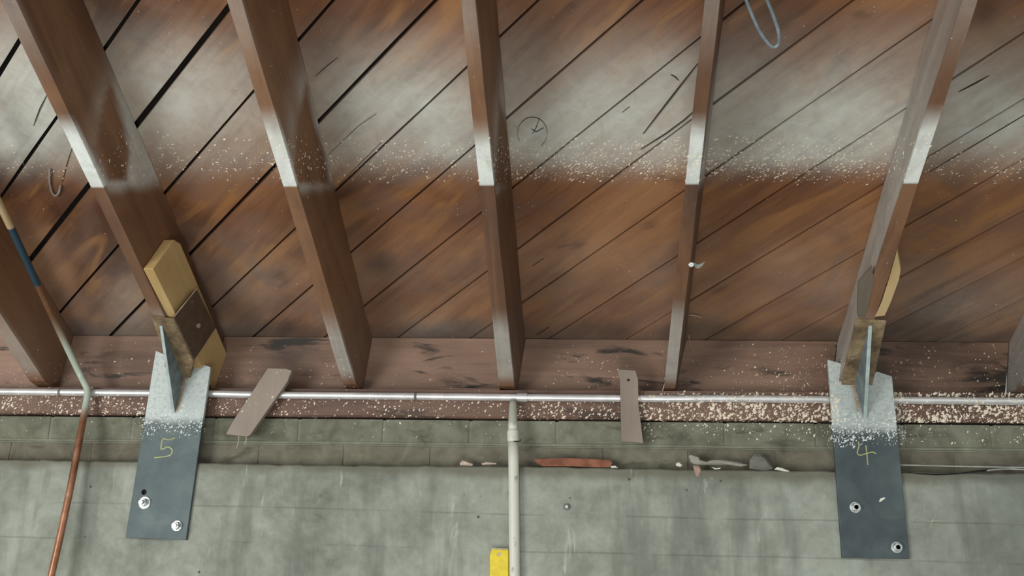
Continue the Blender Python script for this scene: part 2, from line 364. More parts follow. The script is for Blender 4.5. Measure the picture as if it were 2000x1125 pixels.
for i in range(len(lines) - 1):
    a = lines[i][0] + lines[i][1] / 2; b = lines[i + 1][0] - lines[i + 1][1] / 2
    mid = (a + b) / 2; lo, hi = clip_t(mid)
    if hi - lo < .15: continue
    near = -0.3 < mid < 2.2
    step = .014 if near else .06; nt = max(2, int((hi - lo) / step)); nc = 10 if near else 2
    V = []; F = []; pa = []; kn = []
    for it in range(nt + 1):
        for ic in range(nc + 1):
            c = a + (b - a) * ic / nc
            l2, h2 = clip_t(c); l2 = max(l2, lo - .14); h2 = min(h2, hi + .14)
            t = l2 + (h2 - l2) * it / nt
            wob = .0009 * noise.noise(Vector((t * 7, i * 3.3, 0))) if ic in (0, nc) else 0
            x, u = (c + wob) * NX + t * TX, (c + wob) * NU + t * TU
            cup = .0012 * noise.noise(Vector((t * 2.5, ic * .2, i * 5.1)))
            p = roof(x, u, H + DEP + .0015 + cup); V.append(p)
            if u > .2 and near:
                qx, qy = to_px(p); pa.append(board_paint(x, u, qx, qy)); dark_blotch = .85 * sst(1.81, 1.88, u + .05 * noise.noise(Vector((x * 9, u * 5, 8.8)))) * (.75 + .5 * noise.noise(Vector((x * 4, 3, 1)))); kn.append(min(1, blot(KNOTS, qx, qy) + dark_blotch))  # knot mask also carries a blotchy darker band towards the eave
            else:
                pa.append(.12 * sst(.5, .9, u)); kn.append(0)
    n1 = len(V)
    for it in range(nt):
        for ic in range(nc):
            k = it * (nc + 1) + ic; F.append((k, k + nc + 1, k + nc + 2, k + 1))
    # sides and back
    for it in range(nt + 1):
        for ic in (0, nc):
            V.append(V[it * (nc + 1) + ic] + RN * .020); pa.append(0); kn.append(.6)
    for it in range(nt):
        A0, A1 = it * (nc + 1), (it + 1) * (nc + 1); B0, B1 = n1 + 2 * it, n1 + 2 * (it + 1)
        F.append((A0, B0, B1, A1)); F.append((A0 + nc, A1 + nc, B1 + 1, B0 + 1)); F.append((B0, B0 + 1, B1 + 1, B1))
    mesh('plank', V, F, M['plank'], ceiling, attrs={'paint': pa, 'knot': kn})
# splits and marks in the boards: thin open splits in the wood
def split(pts, w):
    P = [on_roof(x, y, H + DEP - .0004) for x, y in pts]; n = len(P); L = []; R_ = []
    for i, p in enumerate(P):
        t = (P[min(i + 1, n - 1)] - P[max(i - 1, 0)]).normalized(); s_ = t.cross(RN)
        ww = w * (.15 + math.sin(math.pi * min(1, max(0, (i + .25) / (n - .5)))) * .6) * .5
        L.append(p + s_ * ww); R_.append(p - s_ * ww)
    V = L + R_; V2 = [v + RN * .004 for v in V]; F = []
    for i in range(n - 1): F += [(i, i + 1, n + i + 1, n + i), (2 * n + i, 3 * n + i, 3 * n + i + 1, 2 * n + i + 1), (i, 2 * n + i, 2 * n + i + 1, i + 1), (n + i, n + i + 1, 3 * n + i + 1, 3 * n + i)]
    F += [(0, n, 3 * n, 2 * n), (n - 1, 3 * n - 1, 4 * n - 1, 2 * n - 1)]
    mesh('split', V + V2, F, M['crack'], ceiling)
def dense(pts, k=4):
    out = []
    for a, b in zip(pts, pts[1:]): out += [(a[0] + (b[0] - a[0]) * j / k, a[1] + (b[1] - a[1]) * j / k) for j in range(k)]
    return out + [pts[-1]]
for pts, w in [([(1368, 118), (1335, 160), (1300, 205), (1256, 262)], .0065), ([(1362, 212), (1335, 236), (1300, 262), (1252, 292)], .0045),
               ([(735, 222), (700, 246), (642, 302)], .0016), ([(745, 278), (705, 318), (662, 362)], .0014), ([(1932, 148), (1905, 163), (1872, 180)], .0075),
               ([(2010, 220), (1900, 286), (1816, 336)], .0020), ([(92, 184), (78, 212), (65, 246)], .0050), ([(140, 290), (130, 322), (121, 356)], .0030),
               ([(1054, 232), (1047, 250), (1040, 262)], .0025), ([(1062, 250), (1047, 258), (1038, 252)], .0020), ([(1040 + 29 * math.cos(t * .33 + 2.6), 260 + 31 * math.sin(t * .33 + 2.6)) for t in range(15)], .0013), ([(1326, 158), (1318, 150), (1310, 146)], .005),
               ([(660, 112), (640, 128), (615, 150)], .003), ([(1040, 520), (1062, 505)], .002), 
               ([(1215, 220), (1230, 208)], .0015), ([(1072, 640), (1048, 655)], .003), ([(985, 548), (1010, 535)], .0018)]:
    split(dense(pts), w * .62)

# ------------------------------------------------------------------ rafters
ZT0 = on_y(0, 756, YS).z; ZT1 = on_y(2000, 768, YS).z       # top edge of the sill, left and right
ZB0 = on_y(0, 808, YS).z; ZB1 = on_y(2000, 826, YS).z
def lerpx(z0, z1, x):
    xa, xb = on_y(0, 780, YS).x, on_y(2000, 780, YS).x; return z0 + (z1 - z0) * (x - xa) / (xb - xa)
def xline(p, q, v):             # x along a rafter edge as a function of u
    a, b = on_roof(*p, v), on_roof(*q, v); ua, ub = uv_of(a)[0], uv_of(b)[0]
    k = (b.x - a.x) / (ub - ua); k = max(-.03, min(.03, k)) if abs(k) > .03 else k
    um = (ua + ub) / 2; xm = (a.x + b.x) / 2
    return lambda u: xm + k * (u - um)
VB, VT = H, H + DEP
RAFT = [  # edges as measured: bottom-left, bottom-right, then the visible top edge ('r' or 'l')
    ('A', [(0, 655), (62, 750)], [(0, 612), (93, 753)], 'r', [(84, 556), (144, 656)]),
    ('B', [(1, 0), (284, 585)], [(31, 0), (306, 585)], 'r', [(203, 97), (321, 379)]),
    ('C', [(443, 0), (672, 757)], [(472, 0), (697, 757)], 'r', [(582, 80), (725, 655)]),
    ('D', [(900, 0), (975, 755)], [(928, 0), (1005, 760)], 'r', [(975, 66), (1025, 660)]),
    ('E', [(1376, 0), (1297, 755)], [(1406, 0), (1319, 757)], 'r', [(1416, 0), (1340, 655)]),
    ('F', [(1880, 0), (1703, 546)], [(1909, 0), (1733, 546)], 'l', [(1832, 0), (1700, 450)]),
    ('G', [(2110, 520), (1990, 757)], [(2140, 520), (2018, 757)], 'l', [(2045, 520), (1983, 645)])]
LABELS = {'A': 'dark rafter at the far left edge behind the copper pipe', 'B': 'rafter with yellow lumber block and bracket marked 5 at its foot',
          'C': 'rafter second right of bracket 5, broad brown side with pale overspray', 'D': 'middle rafter ending above the top of the white vertical pipe',
          'E': 'thin looking reddish rafter carrying the small metal clip', 'F': 'grey-sided rafter resting in the bracket marked 4',
          'G': 'grey rafter end just showing at the right edge beyond bracket 4'}
LABELS['C'] = 'rafter between bracket 5 rafter and middle rafter, broad brown side with pale overspray'
PALELEAF = {'B': [(216, 160), (198, 215), (186, 290), (203, 325), (212, 352), (246, 352), (252, 300), (240, 240)],
            'C': [(599, 162), (580, 240), (572, 358), (645, 358), (634, 300), (614, 240)],
            'D': [(976, 200), (969, 300), (966, 362), (1008, 362), (1002, 300), (986, 230)]}
def inside(poly, x, y):
    c = False
    for i in range(len(poly)):
        (x0, y0), (x1, y1) = poly[i - 1], poly[i]
        if (y0 > y) != (y1 > y) and x < (x1 - x0) * (y - y0) / (y1 - y0) + x0: c = not c
    return c
def pdist(poly, x, y):
    m = 1e9
    for i in range(len(poly)):
        (x0, y0), (x1, y1) = poly[i - 1], poly[i]; dx, dy = x1 - x0, y1 - y0
        t = max(0, min(1, ((x - x0) * dx + (y - y0) * dy) / (dx * dx + dy * dy))); m = min(m, math.hypot(x - x0 - t * dx, y - y0 - t * dy))
    return -m if inside(poly, x, y) else m
UE = {}
RX = {}
rafters = {}
for key, lb, rb, side, tp in RAFT:
    xl, xr = xline(*lb, VB), xline(*rb, VB); xt = xline(*tp, VT)
    if side == 'r': ltop = lambda u, xt=xt, xl=xl, xr=xr: xt(u) - (xr(u) - xl(u)); rtop = xt
    else: ltop = xt; rtop = lambda u, xt=xt, xl=xl, xr=xr: xt(u) + (xr(u) - xl(u))
    uend = (YS - SP * VB) / CP   # underside reaches the sill face
    RX[key] = (xl, xr, ltop, rtop)
    # stations along u; ring: across bottom (3 columns), up the right side (8), top, down the left (8)
    us = list(np.linspace(-1.3, .75, 8)) + list(np.linspace(.78, 1.21, 34)) + list(np.linspace(1.215, 1.285, 26)) + list(np.linspace(1.295, 1.90, 44)) + [uend]
    NB, NS = 4, 12
    V = []; F = []; pa = []; kn = []
    for iu, u in enumerate(us):
        ring = [(i / NB, 0) for i in range(NB + 1)] + [(1, j / NS) for j in range(1, NS + 1)] + [(0, j / NS) for j in range(NS, 0, -1)]
        for a, t in ring:
            # the end of the rafter is cut upright, so higher points run on to the rim
            if iu == len(us) - 1: uu = (YR + .012 - SP * (VB + (VT - VB) * t)) / CP if t > 0 else (YR + .012 - SP * VB) / CP
            else: uu = min(u, uend)
            w = .0012 * noise.noise(Vector((u * 6, a * 2, ord(key))))
            x = (xl(uu) * (1 - a) + xr(uu) * a) * (1 - t) + (ltop(uu) * (1 - a) + rtop(uu) * a) * t + w
            v = VB + (VT - VB) * t - (0 if t else .0008 * noise.noise(Vector((u * 9, a, 7 + ord(key)))))
            p = roof(x, uu, v)
            if iu == len(us) - 1: p.z = max(p.z, O.z + lerpx(ZT0, ZT1, x) - O.z)
            V.append(p)
            qx, qy = to_px(p); n = noise.noise(Vector((u * 7, t * 3, ord(key) * 1.7)))
            if t == 0:
                m = sst(1.06, 1.16, u + .05 * n) * sst(1.2545, 1.2485, u + .003 * n) * 1.15
                m = max(m, (.40 if key in 'BCDE' else .28) * sst(1.58, 1.72, u + .05 * n) * sst(1.90, 1.84, u))
                m = max(m, .015 * (1 + n) + .16 * sst(1.02, .85, u))
            elif a == 1:
                m = (.62 + .20 * n) * sst(.98, 1.22, u - .10 * (1 - t) + .04 * n) * sst(1.285, 1.235, u - .115 * t + .02 * n)
                m *= {'A': .3, 'B': 1., 'C': 1.1, 'D': .8, 'E': .8}.get(key, .3)
                if key in PALELEAF:
                    d = pdist(PALELEAF[key], qx, qy); m *= sst(-5, 7, d)
                m *= .95; m = max(m, .05 * sst(1.6, 1.8, u))
            else:
                m = {'F': .26 + .20 * sst(.9, 1.3, u), 'G': .34}.get(key, .25) * (1 + .2 * n)
            pa.append(max(0, min(1, m))); kn.append(0)
    nr = NB + 1 + 2 * NS
    for iu in range(len(us) - 1):
        for k in range(nr):
            a_, b_ = iu * nr + k, iu * nr + (k + 1) % nr; F.append((a_, b_, b_ + nr, a_ + nr))
    F += [tuple(range(nr)), tuple(range((len(us) - 1) * nr + nr - 1, (len(us) - 1) * nr - 1, -1))]
    o = mesh('rafter', V, F, M['rafter'], attrs={'paint': pa, 'knot': kn}, bevel=0)
    rafters[key] = tag(recentre(o), LABELS[key], 'rafter', 'roof rafters')

# ------------------------------------------------------------------ sill and rim boards
xa, xb = -2.4, 2.2
def sillz(x): return lerpx(ZB0, ZB1, x), lerpx(ZT0, ZT1, x)
n = 90; V = []; F = []
for i in range(n + 1):
    x = xa + (xb - xa) * i / n; zb, zt = sillz(x); zb += .0022 * noise.noise(Vector((x * 9, 0, 3))) ; zm = zt - .0
    V += [(x, YS, zt), (x, YS + .0, zb + .004), (x, YS + .004, zb), (x, YR + .05, zb), (x, YR + .05, zt)]
for i in range(n):
    for k in range(5): a_, b_ = i * 5 + k, i * 5 + (k + 1) % 5; F.append((a_, a_ + 5, b_ + 5, b_))
F += [(0, 1, 2, 3, 4), tuple(range(n * 5 + 4, n * 5 - 1, -1))]
sill = mesh('sill_timber', V, F, M['sill']); tag(sill, 'long brown sill timber under the rafters, crusted with pale splatter', 'beam')
recentre(sill)
order = 'ABCDEFG'
RIML = ['short rim board at the left edge, left of the first rafter', 'rim board behind the copper pipe bend, left of bracket 5', 'rim board right of bracket 5 with dark stains above the slanted strip',
        'rim board left of the middle rafter, split along its lower right corner', 'rim board above the short upright wood strip, right of the middle rafter',
        'rim board left of bracket 4, thickly speckled at its right', 'rim board right of bracket 4, plain and greyish brown']
uR = (YR - SP * VT) / CP
for i in range(-1, 6):
    L_ = RX[order[i]][1] if i >= 0 else None; R_ = RX[order[i + 1]][0]
    Lt = RX[order[i]][3] if i >= 0 else None; Rt = RX[order[i + 1]][2]
    ub = (YR - SP * VB) / CP; g = .001
    x0b = L_(ub) + g if L_ else -2.0; x0t = Lt(uR) + g if Lt else -2.0; x1b, x1t = R_(ub) - g, Rt(uR) - g
    zb0, zb1 = sillz(x0b)[1] + .0005, sillz(x1b)[1] + .0005
    zt = roof(0, uR, VT).z - .001; zt2 = roof(0, (YR + .03 - SP * VT) / CP, VT).z - .001
    V = [(x0b, YR, zb0), (x1b, YR, zb1), (x1b, YR + .03, zb1), (x0b, YR + .03, zb0), (x0t, YR, zt), (x1t, YR, zt), (x1t, YR + .03, zt2), (x0t, YR + .03, zt2)]
    o = mesh('rim_board', *hexa(V), M['rim'], bevel=.0015); recentre(o); tag(o, RIML[i + 1], 'board', 'rim boards between the rafters')
# plain trim board closing the eave past the last rafter
xg = RX['G'][3](uR) + .004; za = sillz(xg)[1] + .0005
o = mesh('trim_1', *hexa([(xg, YR, za), (2.2, YR, za + .001), (2.2, YR + .03, za + .001), (xg, YR + .03, za), (xg, YR, zt), (2.2, YR, zt), (2.2, YR + .03, zt2), (xg, YR + .03, zt2)]), M['rim']); o['kind'] = 'structure'
# thin filler strip on the sill left of the middle rafter
p0, p1 = on_y(860, 758, YS + .003), on_y(976, 758, YS + .003)
o = mesh('filler_strip', *box(p0.x, p1.x, YS + .002, YS + .045, sillz(p1.x)[1] + .0002, sillz(p1.x)[1] + .0045), M['sill'], bevel=.001); recentre(o)
tag(o, 'thin wood filler strip on the sill left of the middle rafter', 'strip')

# ------------------------------------------------------------------ wall: concrete below, two brick courses above
def ledge_z(x):
    pts = [(-10, 897), (380, 903), (480, 906), (620, 908), (850, 910), (1040, 911), (1200, 914), (1350, 917), (1560, 919), (1760, 922), (2010, 925)]
    P = [on_y(a, b, YC) for a, b in pts]
    for a, b in zip(P, P[1:]):
        if x <= b.x: break
    return a.z + (b.z - a.z) * max(-1, min(1.5, (x - a.x) / (b.x - a.x)))
n = 300; V = []; F = []
for i in range(n + 1):
    x = -2.4 + 4.6 * i / n; z = ledge_z(x) + .0022 * noise.noise(Vector((x * 22, 0, 0))) + .0015 * noise.noise(Vector((x * 60, 4, 0)))
    r = .003 + .003 * abs(noise.noise(Vector((x * 40, 0, 9))))
    V += [(x, YC, 0), (x, YC, z - r), (x, YC + r * .8, z - r * .2), (x, YC + r * 1.8, z), (x, YC + .20, z), (x, YC + .20, 0)]
for i in range(n):
    for k in range(5): a_ = i * 6 + k; F.append((a_, a_ + 6, a_ + 7, a_ + 1))
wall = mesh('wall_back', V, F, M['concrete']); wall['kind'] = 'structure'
# mortar bed behind the bricks
def cz(y0l, y0r, x): return lerpx(on_y(0, y0l, YB).z, on_y(2000, y0r, YB).z, x)
Vm = []; Fm = []
for i, x in enumerate((-2.4, 2.2)):
    Vm += [(x, YB + .0018, ledge_z(x) - .03), (x, YB + .0018, sillz(x)[0] - .006), (x, YB + .1, sillz(x)[0] - .006), (x, YB + .1, ledge_z(x) - .03)]
Fm = [(0, 4, 5, 1), (1, 5, 6, 2), (0, 1, 2, 3), (7, 6, 5, 4), (2, 6, 7, 3), (0, 3, 7, 4)]
mesh('mortar', Vm, Fm, M['mortar'], wall)
def brick(x0, x1, zb, zt, mat, hole=None):
    y = YB + random.uniform(-.0008, .0008); e = .003
    j = lambda: random.uniform(-.0008, .0008)
    if hole:
        holed([(x0, zb(x0)), (x1, zb(x1)), (x1, zt(x1)), (x0, zt(x0))], [hole], .06, lambda a, b, t: Vector((a, y + t, b)), mat, 'brick', wall); return
    V = [(x0 + j(), y, zb(x0)), (x1 + j(), y, zb(x1)), (x1, y + .06, zb(x1)), (x0, y + .06, zb(x0)), (x0 + j(), y, zt(x0)), (x1 + j(), y, zt(x1)), (x1, y + .06, zt(x1)), (x0, y + .06, zt(x0))]
    mesh('brick', *hexa(V), mat, wall, bevel=.0015)
jointsA = [on_y(px, 835, YB).x for px in (585, 750, 919, 1088, 1252, 1416, 1593, 1762, 1937)]
while jointsA[0] > -2.2: jointsA.insert(0, jointsA[0] - .2135)
while jointsA[-1] < 2.0: jointsA.append(jointsA[-1] + .2135)
hp = on_y(1110, 859, YB)
for a, b in zip(jointsA, jointsA[1:]):
    h = (hp.x, hp.z, .0115) if a < hp.x < b else None
    if h: h = (min(max(h[0], a + .018), b - .018), h[1] + .0035, .0105)
    brick(a + .0035, b - .0035, lambda x: cz(858, 879, x), lambda x: sillz(x)[0] - .004, M['brick'], h)
o = mesh('drill_hole', *tube([(hp.x, YB + .006, hp.z + .0035), (hp.x, YB + .0605, hp.z + .0035)], .0104, 16), M['dark'], wall)
jointsB = [(a + b) / 2 + .01 for a, b in zip(jointsA, jointsA[1:])]
for a, b in zip(jointsB, jointsB[1:]):
    brick(a + .0007, b - .0007, lambda x: ledge_z(x) + .002, lambda x: cz(862, 883, x) - .0015, M['lower_brick'])
# proud bed joint between the courses
V = []; n = 160
for i in range(n + 1):
    x = -2.4 + 4.6 * i / n; w = .0010 * noise.noise(Vector((x * 30, 0, 2))); zt = cz(856, 876, x) + w; zb = cz(861, 882, x) + w * .5
    V += [(x, YB + .004, zt), (x, YB - .003, zt - .0008), (x, YB - .003, zb + .0008), (x, YB + .004, zb)]
F = []
for i in range(n):
    for k in range(3): a_ = i * 4 + k; F.append((a_, a_ + 4, a_ + 5, a_ + 1))
mesh('bed_joint', V, F, M['mortar'], wall)
floor = mesh('floor', *box(-4, 4, -4, 2.6, -.05, 0), M['floor']); floor['kind'] = 'structure'

# faint chalk 4 on the concrete
def stroke(pts, Y, r, name, mat, parent):
    P = smooth_path([on_y(x, y, Y) for x, y in pts], 5); V, F = tube(P, r, 6)
    V = [Vector((v.x, Y + (v.y - Y) * .25, v.z)) for v in V]
    return mesh(name, V, F, mat, parent)
for pts in ([(1806, 992), (1804, 1006), (1805, 1014), (1812, 1018), (1830, 1017), (1848, 1019)], [(1829, 1001), (1822, 1016), (1816, 1032)]):
    stroke(pts, YC, .0009, 'chalk_mark', M['whitechalk'], wall)
# small bolt stub in the concrete
p = on_y(1107, 990, YC)
t = thing('anchor_stub', 'tiny bolt stub in the concrete right of the white pipe', 'bolt', p)
V, F = tube([p, p + Vector((0, -.004, 0))], .0075, 14); mesh('washer', V, F, M['pebble'], t)
V, F = tube([p, p + Vector((0, -.010, 0))], .0040, 8); mesh('stud', V, F, M['zinc'], t)

# ------------------------------------------------------------------ conduit along the sill
def cpt(px, py): return on_y(px, py, YS - .0098)
cl, cr = cpt(0, 765), cpt(2000, 784); dv = (cr - cl).normalized()
t = thing('conduit', 'long shiny grey metal conduit running along the sill timber', 'conduit', cl)
path = [cl - dv * .7] + [cpt(px, 765 + 19 * px / 2000 + (1.5 if 400 < px < 1400 else 0)) for px in range(0, 2001, 100)] + [cr + dv * .7]
V, F = tube(path, .0088, 20); mesh('tube', V, F, M['conduit'], t, smooth=True)
for px, w in ((1020, .012), (118, .003), (812, .003)):
    c = cpt(px, 765 + 19 * px / 2000 + (1.5 if 400 < px < 1400 else 0)); V, F = tube([c - dv * w, c + dv * w], .0108 if w > .01 else .0094, 20); mesh('coupling', V, F, M['conduit' if w > .01 else 'pebble'], t, smooth=False)

# ------------------------------------------------------------------ vertical painted pipe
rp = .0125
yp = YC - rp - .002
pts = [on_y(1005.5, 1180, yp), on_y(1005, 1125, yp), on_y(1004, 1000, yp), on_y(1003, 900, yp), on_y(1002, 862, yp)]
base = on_y(1006, 1400, yp); base.z = max(base.z, 0.02); base = Vector((pts[0].x + .03, yp, 0.0))
t = thing('vertical_pipe', 'off-white painted vertical pipe in front of the concrete wall', 'pipe', base)
V, F = tube([base] + pts, rp, 24); mesh('pipe_run', V, F, M['pipe'], t, smooth=True)
V, F = tube([on_y(1002, 862, yp), on_y(1002, 858, yp), on_y(1001.7, 843, yp + .002), on_y(1001.6, 840, yp + .002)], [.0128, .0138, .0138, .0125], 24); mesh('coupling', V, F, M['pipe'], t, smooth=False)
top = on_y(1002, 784, YS - .022)
V, F = tube([on_y(1001.8, 842, yp + .002), on_y(1001.6, 830, yp + .003), on_y(1001.6, 805, yp + .004), on_y(1002, 792, YS - .026), on_y(1002, 783, YS - .024)], [.0110, .0112, .0100, .0092, .0070], 20)
mesh('top_sleeve', V, F, M['pipe'], t, smooth=True)
wp = [on_y(1003, 862, yp - .015), on_y(1009, 862, yp - .012), on_y(1014, 862, yp - .004), on_y(1018, 858, yp - .004)]
V, F = tube(smooth_path(wp, 4), .0012, 6); mesh('tie_wire', V, F, M['dark'], t)

# ------------------------------------------------------------------ copper pipe with bend
yk = YC - .062
B0 = on_y(168, 762, YS - .030)
lowpts = [on_y(166, 800, YS - .036), on_y(155, 860, YC - .030), on_y(138, 950, YC - .045), on_y(118, 1045, YC - .055), on_y(100, 1125, YC - .062)]
dl = (lowpts[-1] - lowpts[-2]).normalized(); foot = lowpts[-1] + dl * (lowpts[-1].z / -dl.z)
vp = H + .055
up = [on_roof(152, 722, H + .036), on_roof(120, 655, vp - .012), on_roof(78, 566, vp), on_roof(40, 484, vp), on_roof(0, 400, vp), on_roof(-50, 300, vp), on_roof(-110, 180, vp)]
up[0] = on_y(153, 724, YS - .034)
allp = list(reversed(up)) + [on_y(165, 748, YS - .031), on_y(171, 765, YS - .031)] + lowpts + [foot]
dense_p = smooth_path(allp[:-1], 8) + [foot]
ib = min(range(len(dense_p)), key=lambda i: (dense_p[i] - on_y(171, 765, YS - .031)).length)
al = [0.] * len(dense_p)
for i in range(ib - 1, -1, -1): al[i] = al[i + 1] + (dense_p[i] - dense_p[i + 1]).length
for i in range(ib + 1, len(dense_p)): al[i] = al[i - 1] - (dense_p[i] - dense_p[i - 1]).length
# find the distances of the two ends of the blue section
def along_at(py): return al[min(range(len(dense_p)), key=lambda i: abs(to_px(dense_p[i])[1] - py) if i < ib else 1e9)]
A1, A2 = along_at(560), along_at(440)
al = [a * .32 / A1 if 0 < a <= A1 else (.32 + (a - A1) * (.494 - .32) / (A2 - A1) if a > A1 else a) for a in al]
t = thing('copper_pipe', 'bent copper pipe at far left, pale painted bend and dark blue section', 'pipe', foot)
V, F = tube(dense_p, .0082, 16); at = [a for a in al for _ in range(16)]
mesh('tube', V, F, M['copper'], t, smooth=True, attrs={'along': at})

# ------------------------------------------------------------------ brackets
PT = .010
def bolt(parent, wx, wy, Y, nutlen=.012, studlen=.018, wr=.0145, ang=0.):
    p = on_y(wx, wy, Y)
    V, F = tube([p, p + Vector((0, -studlen, 0))], .0056, 12); st = mesh('anchor_bolt', V, F, M['zinc'], parent, bevel=.0006)
    V, F = tube([p + Vector((0, .001, 0)), p + Vector((0, -.0028, 0))], wr, 24); mesh('washer', V, F, M['zinc'], st, bevel=.0005)
    V, F = tube([p, p + Vector((0, -nutlen, 0))], .0098, 6); mesh('nut', V, F, M['zinc'], st, bevel=.001)
def plate_xz(pts, Y): return [(q.x, q.z) for q in (on_y(a, b, Y) for a, b in pts)]
def subdiv_plate(outline, holes, Y, tip, rust_poly, parent):
    o = holed(outline, holes, PT, lambda a, b, t_: Vector((a, Y + t_, b)), M['steel'], 'wall_plate', parent)
    bm = bmesh.new(); bm.from_mesh(o.data)
    bmesh.ops.subdivide_edges(bm, edges=[e for e in bm.edges if e.calc_length() > .03], cuts=5, use_grid_fill=True)
    bmesh.ops.triangulate(bm, faces=bm.faces); bmesh.ops.subdivide_edges(bm, edges=[e for e in bm.edges if e.calc_length() > .02], cuts=3, use_grid_fill=True)
    bm.to_mesh(o.data); bm.free()
    off = ORG[o]; vals = []
    for v in o.data.vertices:
        q = to_px(v.co + off); vals.append(sst(5, -4, pdist(rust_poly, *q)))
    a = o.data.attributes.new('knot', 'FLOAT', 'POINT'); a.data.foreach_set('value', vals)
    for p in o.data.polygons: p.use_smooth = False
    m = o.modifiers.new('edges', 'BEVEL'); m.width = .0012; m.segments = 2; m.limit_method = 'ANGLE'; m.angle_limit = 1.0
    return o
YP = YC - PT
# --- bracket 5
b5 = thing('steel_bracket', 'steel bracket chalked 5, bolted to the wall on the left', 'bracket', on_y(304, 1052, YC), 'steel rafter brackets')
h1 = on_y(281, 961, YP)
subdiv_plate(plate_xz([(245, 1050), (363, 1055), (411, 717), (378, 705), (376, 722), (340, 732), (322, 716), (321, 692), (304, 685)], YP),
             [(h1.x, h1.z, .0062)], YP, None, [(372, 716), (366, 738), (356, 768), (350, 800), (342, 806), (338, 790), (345, 735), (340, 716)], b5)
V, F = tube([(h1.x, YC - .002, h1.z), (h1.x, YC - .0005, h1.z)], .0064, 14); mesh('bolt_hole', V, F, M['dark'], b5)
# saddle floor under rafter and block, on the roof slope
vs_ = VB - .0015
Q = [on_roof(297, 615, vs_), on_roof(343, 622, vs_), on_roof(384, 716, vs_), on_roof(330, 706, vs_)]
Q[2].y = Q[3].y = YP + .002
Q[2] = on_y(373, 735, YP + .003); Q[3] = on_y(338, 735, YP + .003)
Q[2] = Vector((Q[2].x, YP + .003, roof(0, (YP + .003 - SP * vs_) / CP, vs_).z)); Q[3] = Vector((Q[3].x, YP + .003, Q[2].z))
Q.insert(2, on_roof(379, 703, vs_)); V, F = prism(Q, -RN * .006); mesh('saddle', V, F, M['rust'], b5, bevel=.001)
xB = RX['B'][1]
def side_pt(px, py, xf, lean, off):       # point where the view ray meets a rafter's leaning side plane
    d = rayd(px, py); lo, hi = .5, 4
    best = None
    for _ in range(60):
        m_ = (lo + hi) / 2; p = O + d * (m_ / d.length); u, v = uv_of(p); X = xf(u) + off + lean(u) * (v - VB) / DEP
        s_ = (p.x - X) * SIDE
        if s_ < 0: hi = m_
        else: lo = m_
    return O + d * ((lo + hi) / 2 / d.length)
leanB = lambda u: RX['B'][3](u) - RX['B'][1](u)
BW = .024
# side plane test: solve linearly instead of searching
def side_pt(px, py, key, which, off):
    xf = RX[key][1 if which == 'r' else 0]; xt_ = RX[key][3 if which == 'r' else 2]
    d = rayd(px, py).normalized(); f = lambda s_: (lambda p, uv: p.x - (xf(uv[0]) + off + (xt_(uv[0]) - xf(uv[0])) * (uv[1] - VB) / DEP))(O + d * s_, uv_of(O + d * s_))
    a, b = f(1.), f(3.); return O + d * (1. + 2. * a / (a - b))
blk = [side_pt(x, y, 'B', 'r', BW) for x, y in [(296, 526), (349, 467), (362, 474)]]
uv = [uv_of(p) for p in blk]
# lumber block: bottom flush with the rafter underside, upper end raked, lower end at the rim
xr_, xt_ = RX['B'][1], RX['B'][3]
def bpt(u, v, off): return roof(xr_(u) + off + (xt_(u) - xr_(u)) * (v - VB) / DEP, u, v)
u0 = uv_of(on_roof(296, 525, VB + .0008))[0]; u1, v1 = uv_of(side_pt(349, 468, 'B', 'r', BW)); u2, v2 = uv_of(side_pt(362, 476, 'B', 'r', BW))
v1 = min(v1, VT - .012); v2 = min(v2, VT - .006)
uE = (YR - .002 - SP * VB) / CP; uE2 = (YR - .002 - SP * (v2)) / CP
prof = [(u0, VB + .0008), (u1, v1), (u2, v2), (uE2, v2), (uE, VB + .0008)]
P = [bpt(u, v, .001) for u, v in prof]; Qb = [bpt(u, v, BW) for u, v in prof]
ub_s = (YS + .0 - SP * VB) / CP
V = P + Qb; n = len(P)
F = [tuple(range(n)), tuple(range(2 * n - 1, n - 1, -1))] + [(i, i + n, (i + 1) % n + n, (i + 1) % n) for i in range(n)]
for v in V: v.z = max(v.z, 0)
# keep the block clear of the sill
for k in (4, 9): V[k] = Vector((V[k].x, V[k].y, sillz(V[k].x)[1] + .0008))
o = mesh('lumber_block', V, F, M['new_lumber'], bevel=.0015); recentre(o)
bm = bmesh.new(); bm.from_mesh(o.data); bmesh.ops.recalc_face_normals(bm, faces=bm.faces); bm.to_mesh(o.data); bm.free()
tag(o, 'yellow new lumber block bolted beside the rafter in bracket 5', 'block')
# side plate of the saddle over the block
sp_ = [side_pt(x, y, 'B', 'r', BW + .0045) for x, y in [(340, 619), (384, 564), (422, 640), (380, 703)]]
V, F = prism(sp_, Vector((-.004, 0, 0))); mesh('side_plate', V, F, M['brown_steel'], b5, bevel=.0008)
e0, e1 = sp_[0], sp_[1]; V, F = tube([e0, e1], .0011, 8); mesh('weld_bead', V, F, M['thread'], b5)
c = side_pt(386, 636, 'B', 'r', BW + .0045); V, F = tube([c, c + Vector((.004, -.001, 0))], .0062, 6); mesh('side_bolt', V, F, M['greyputty'], b5)
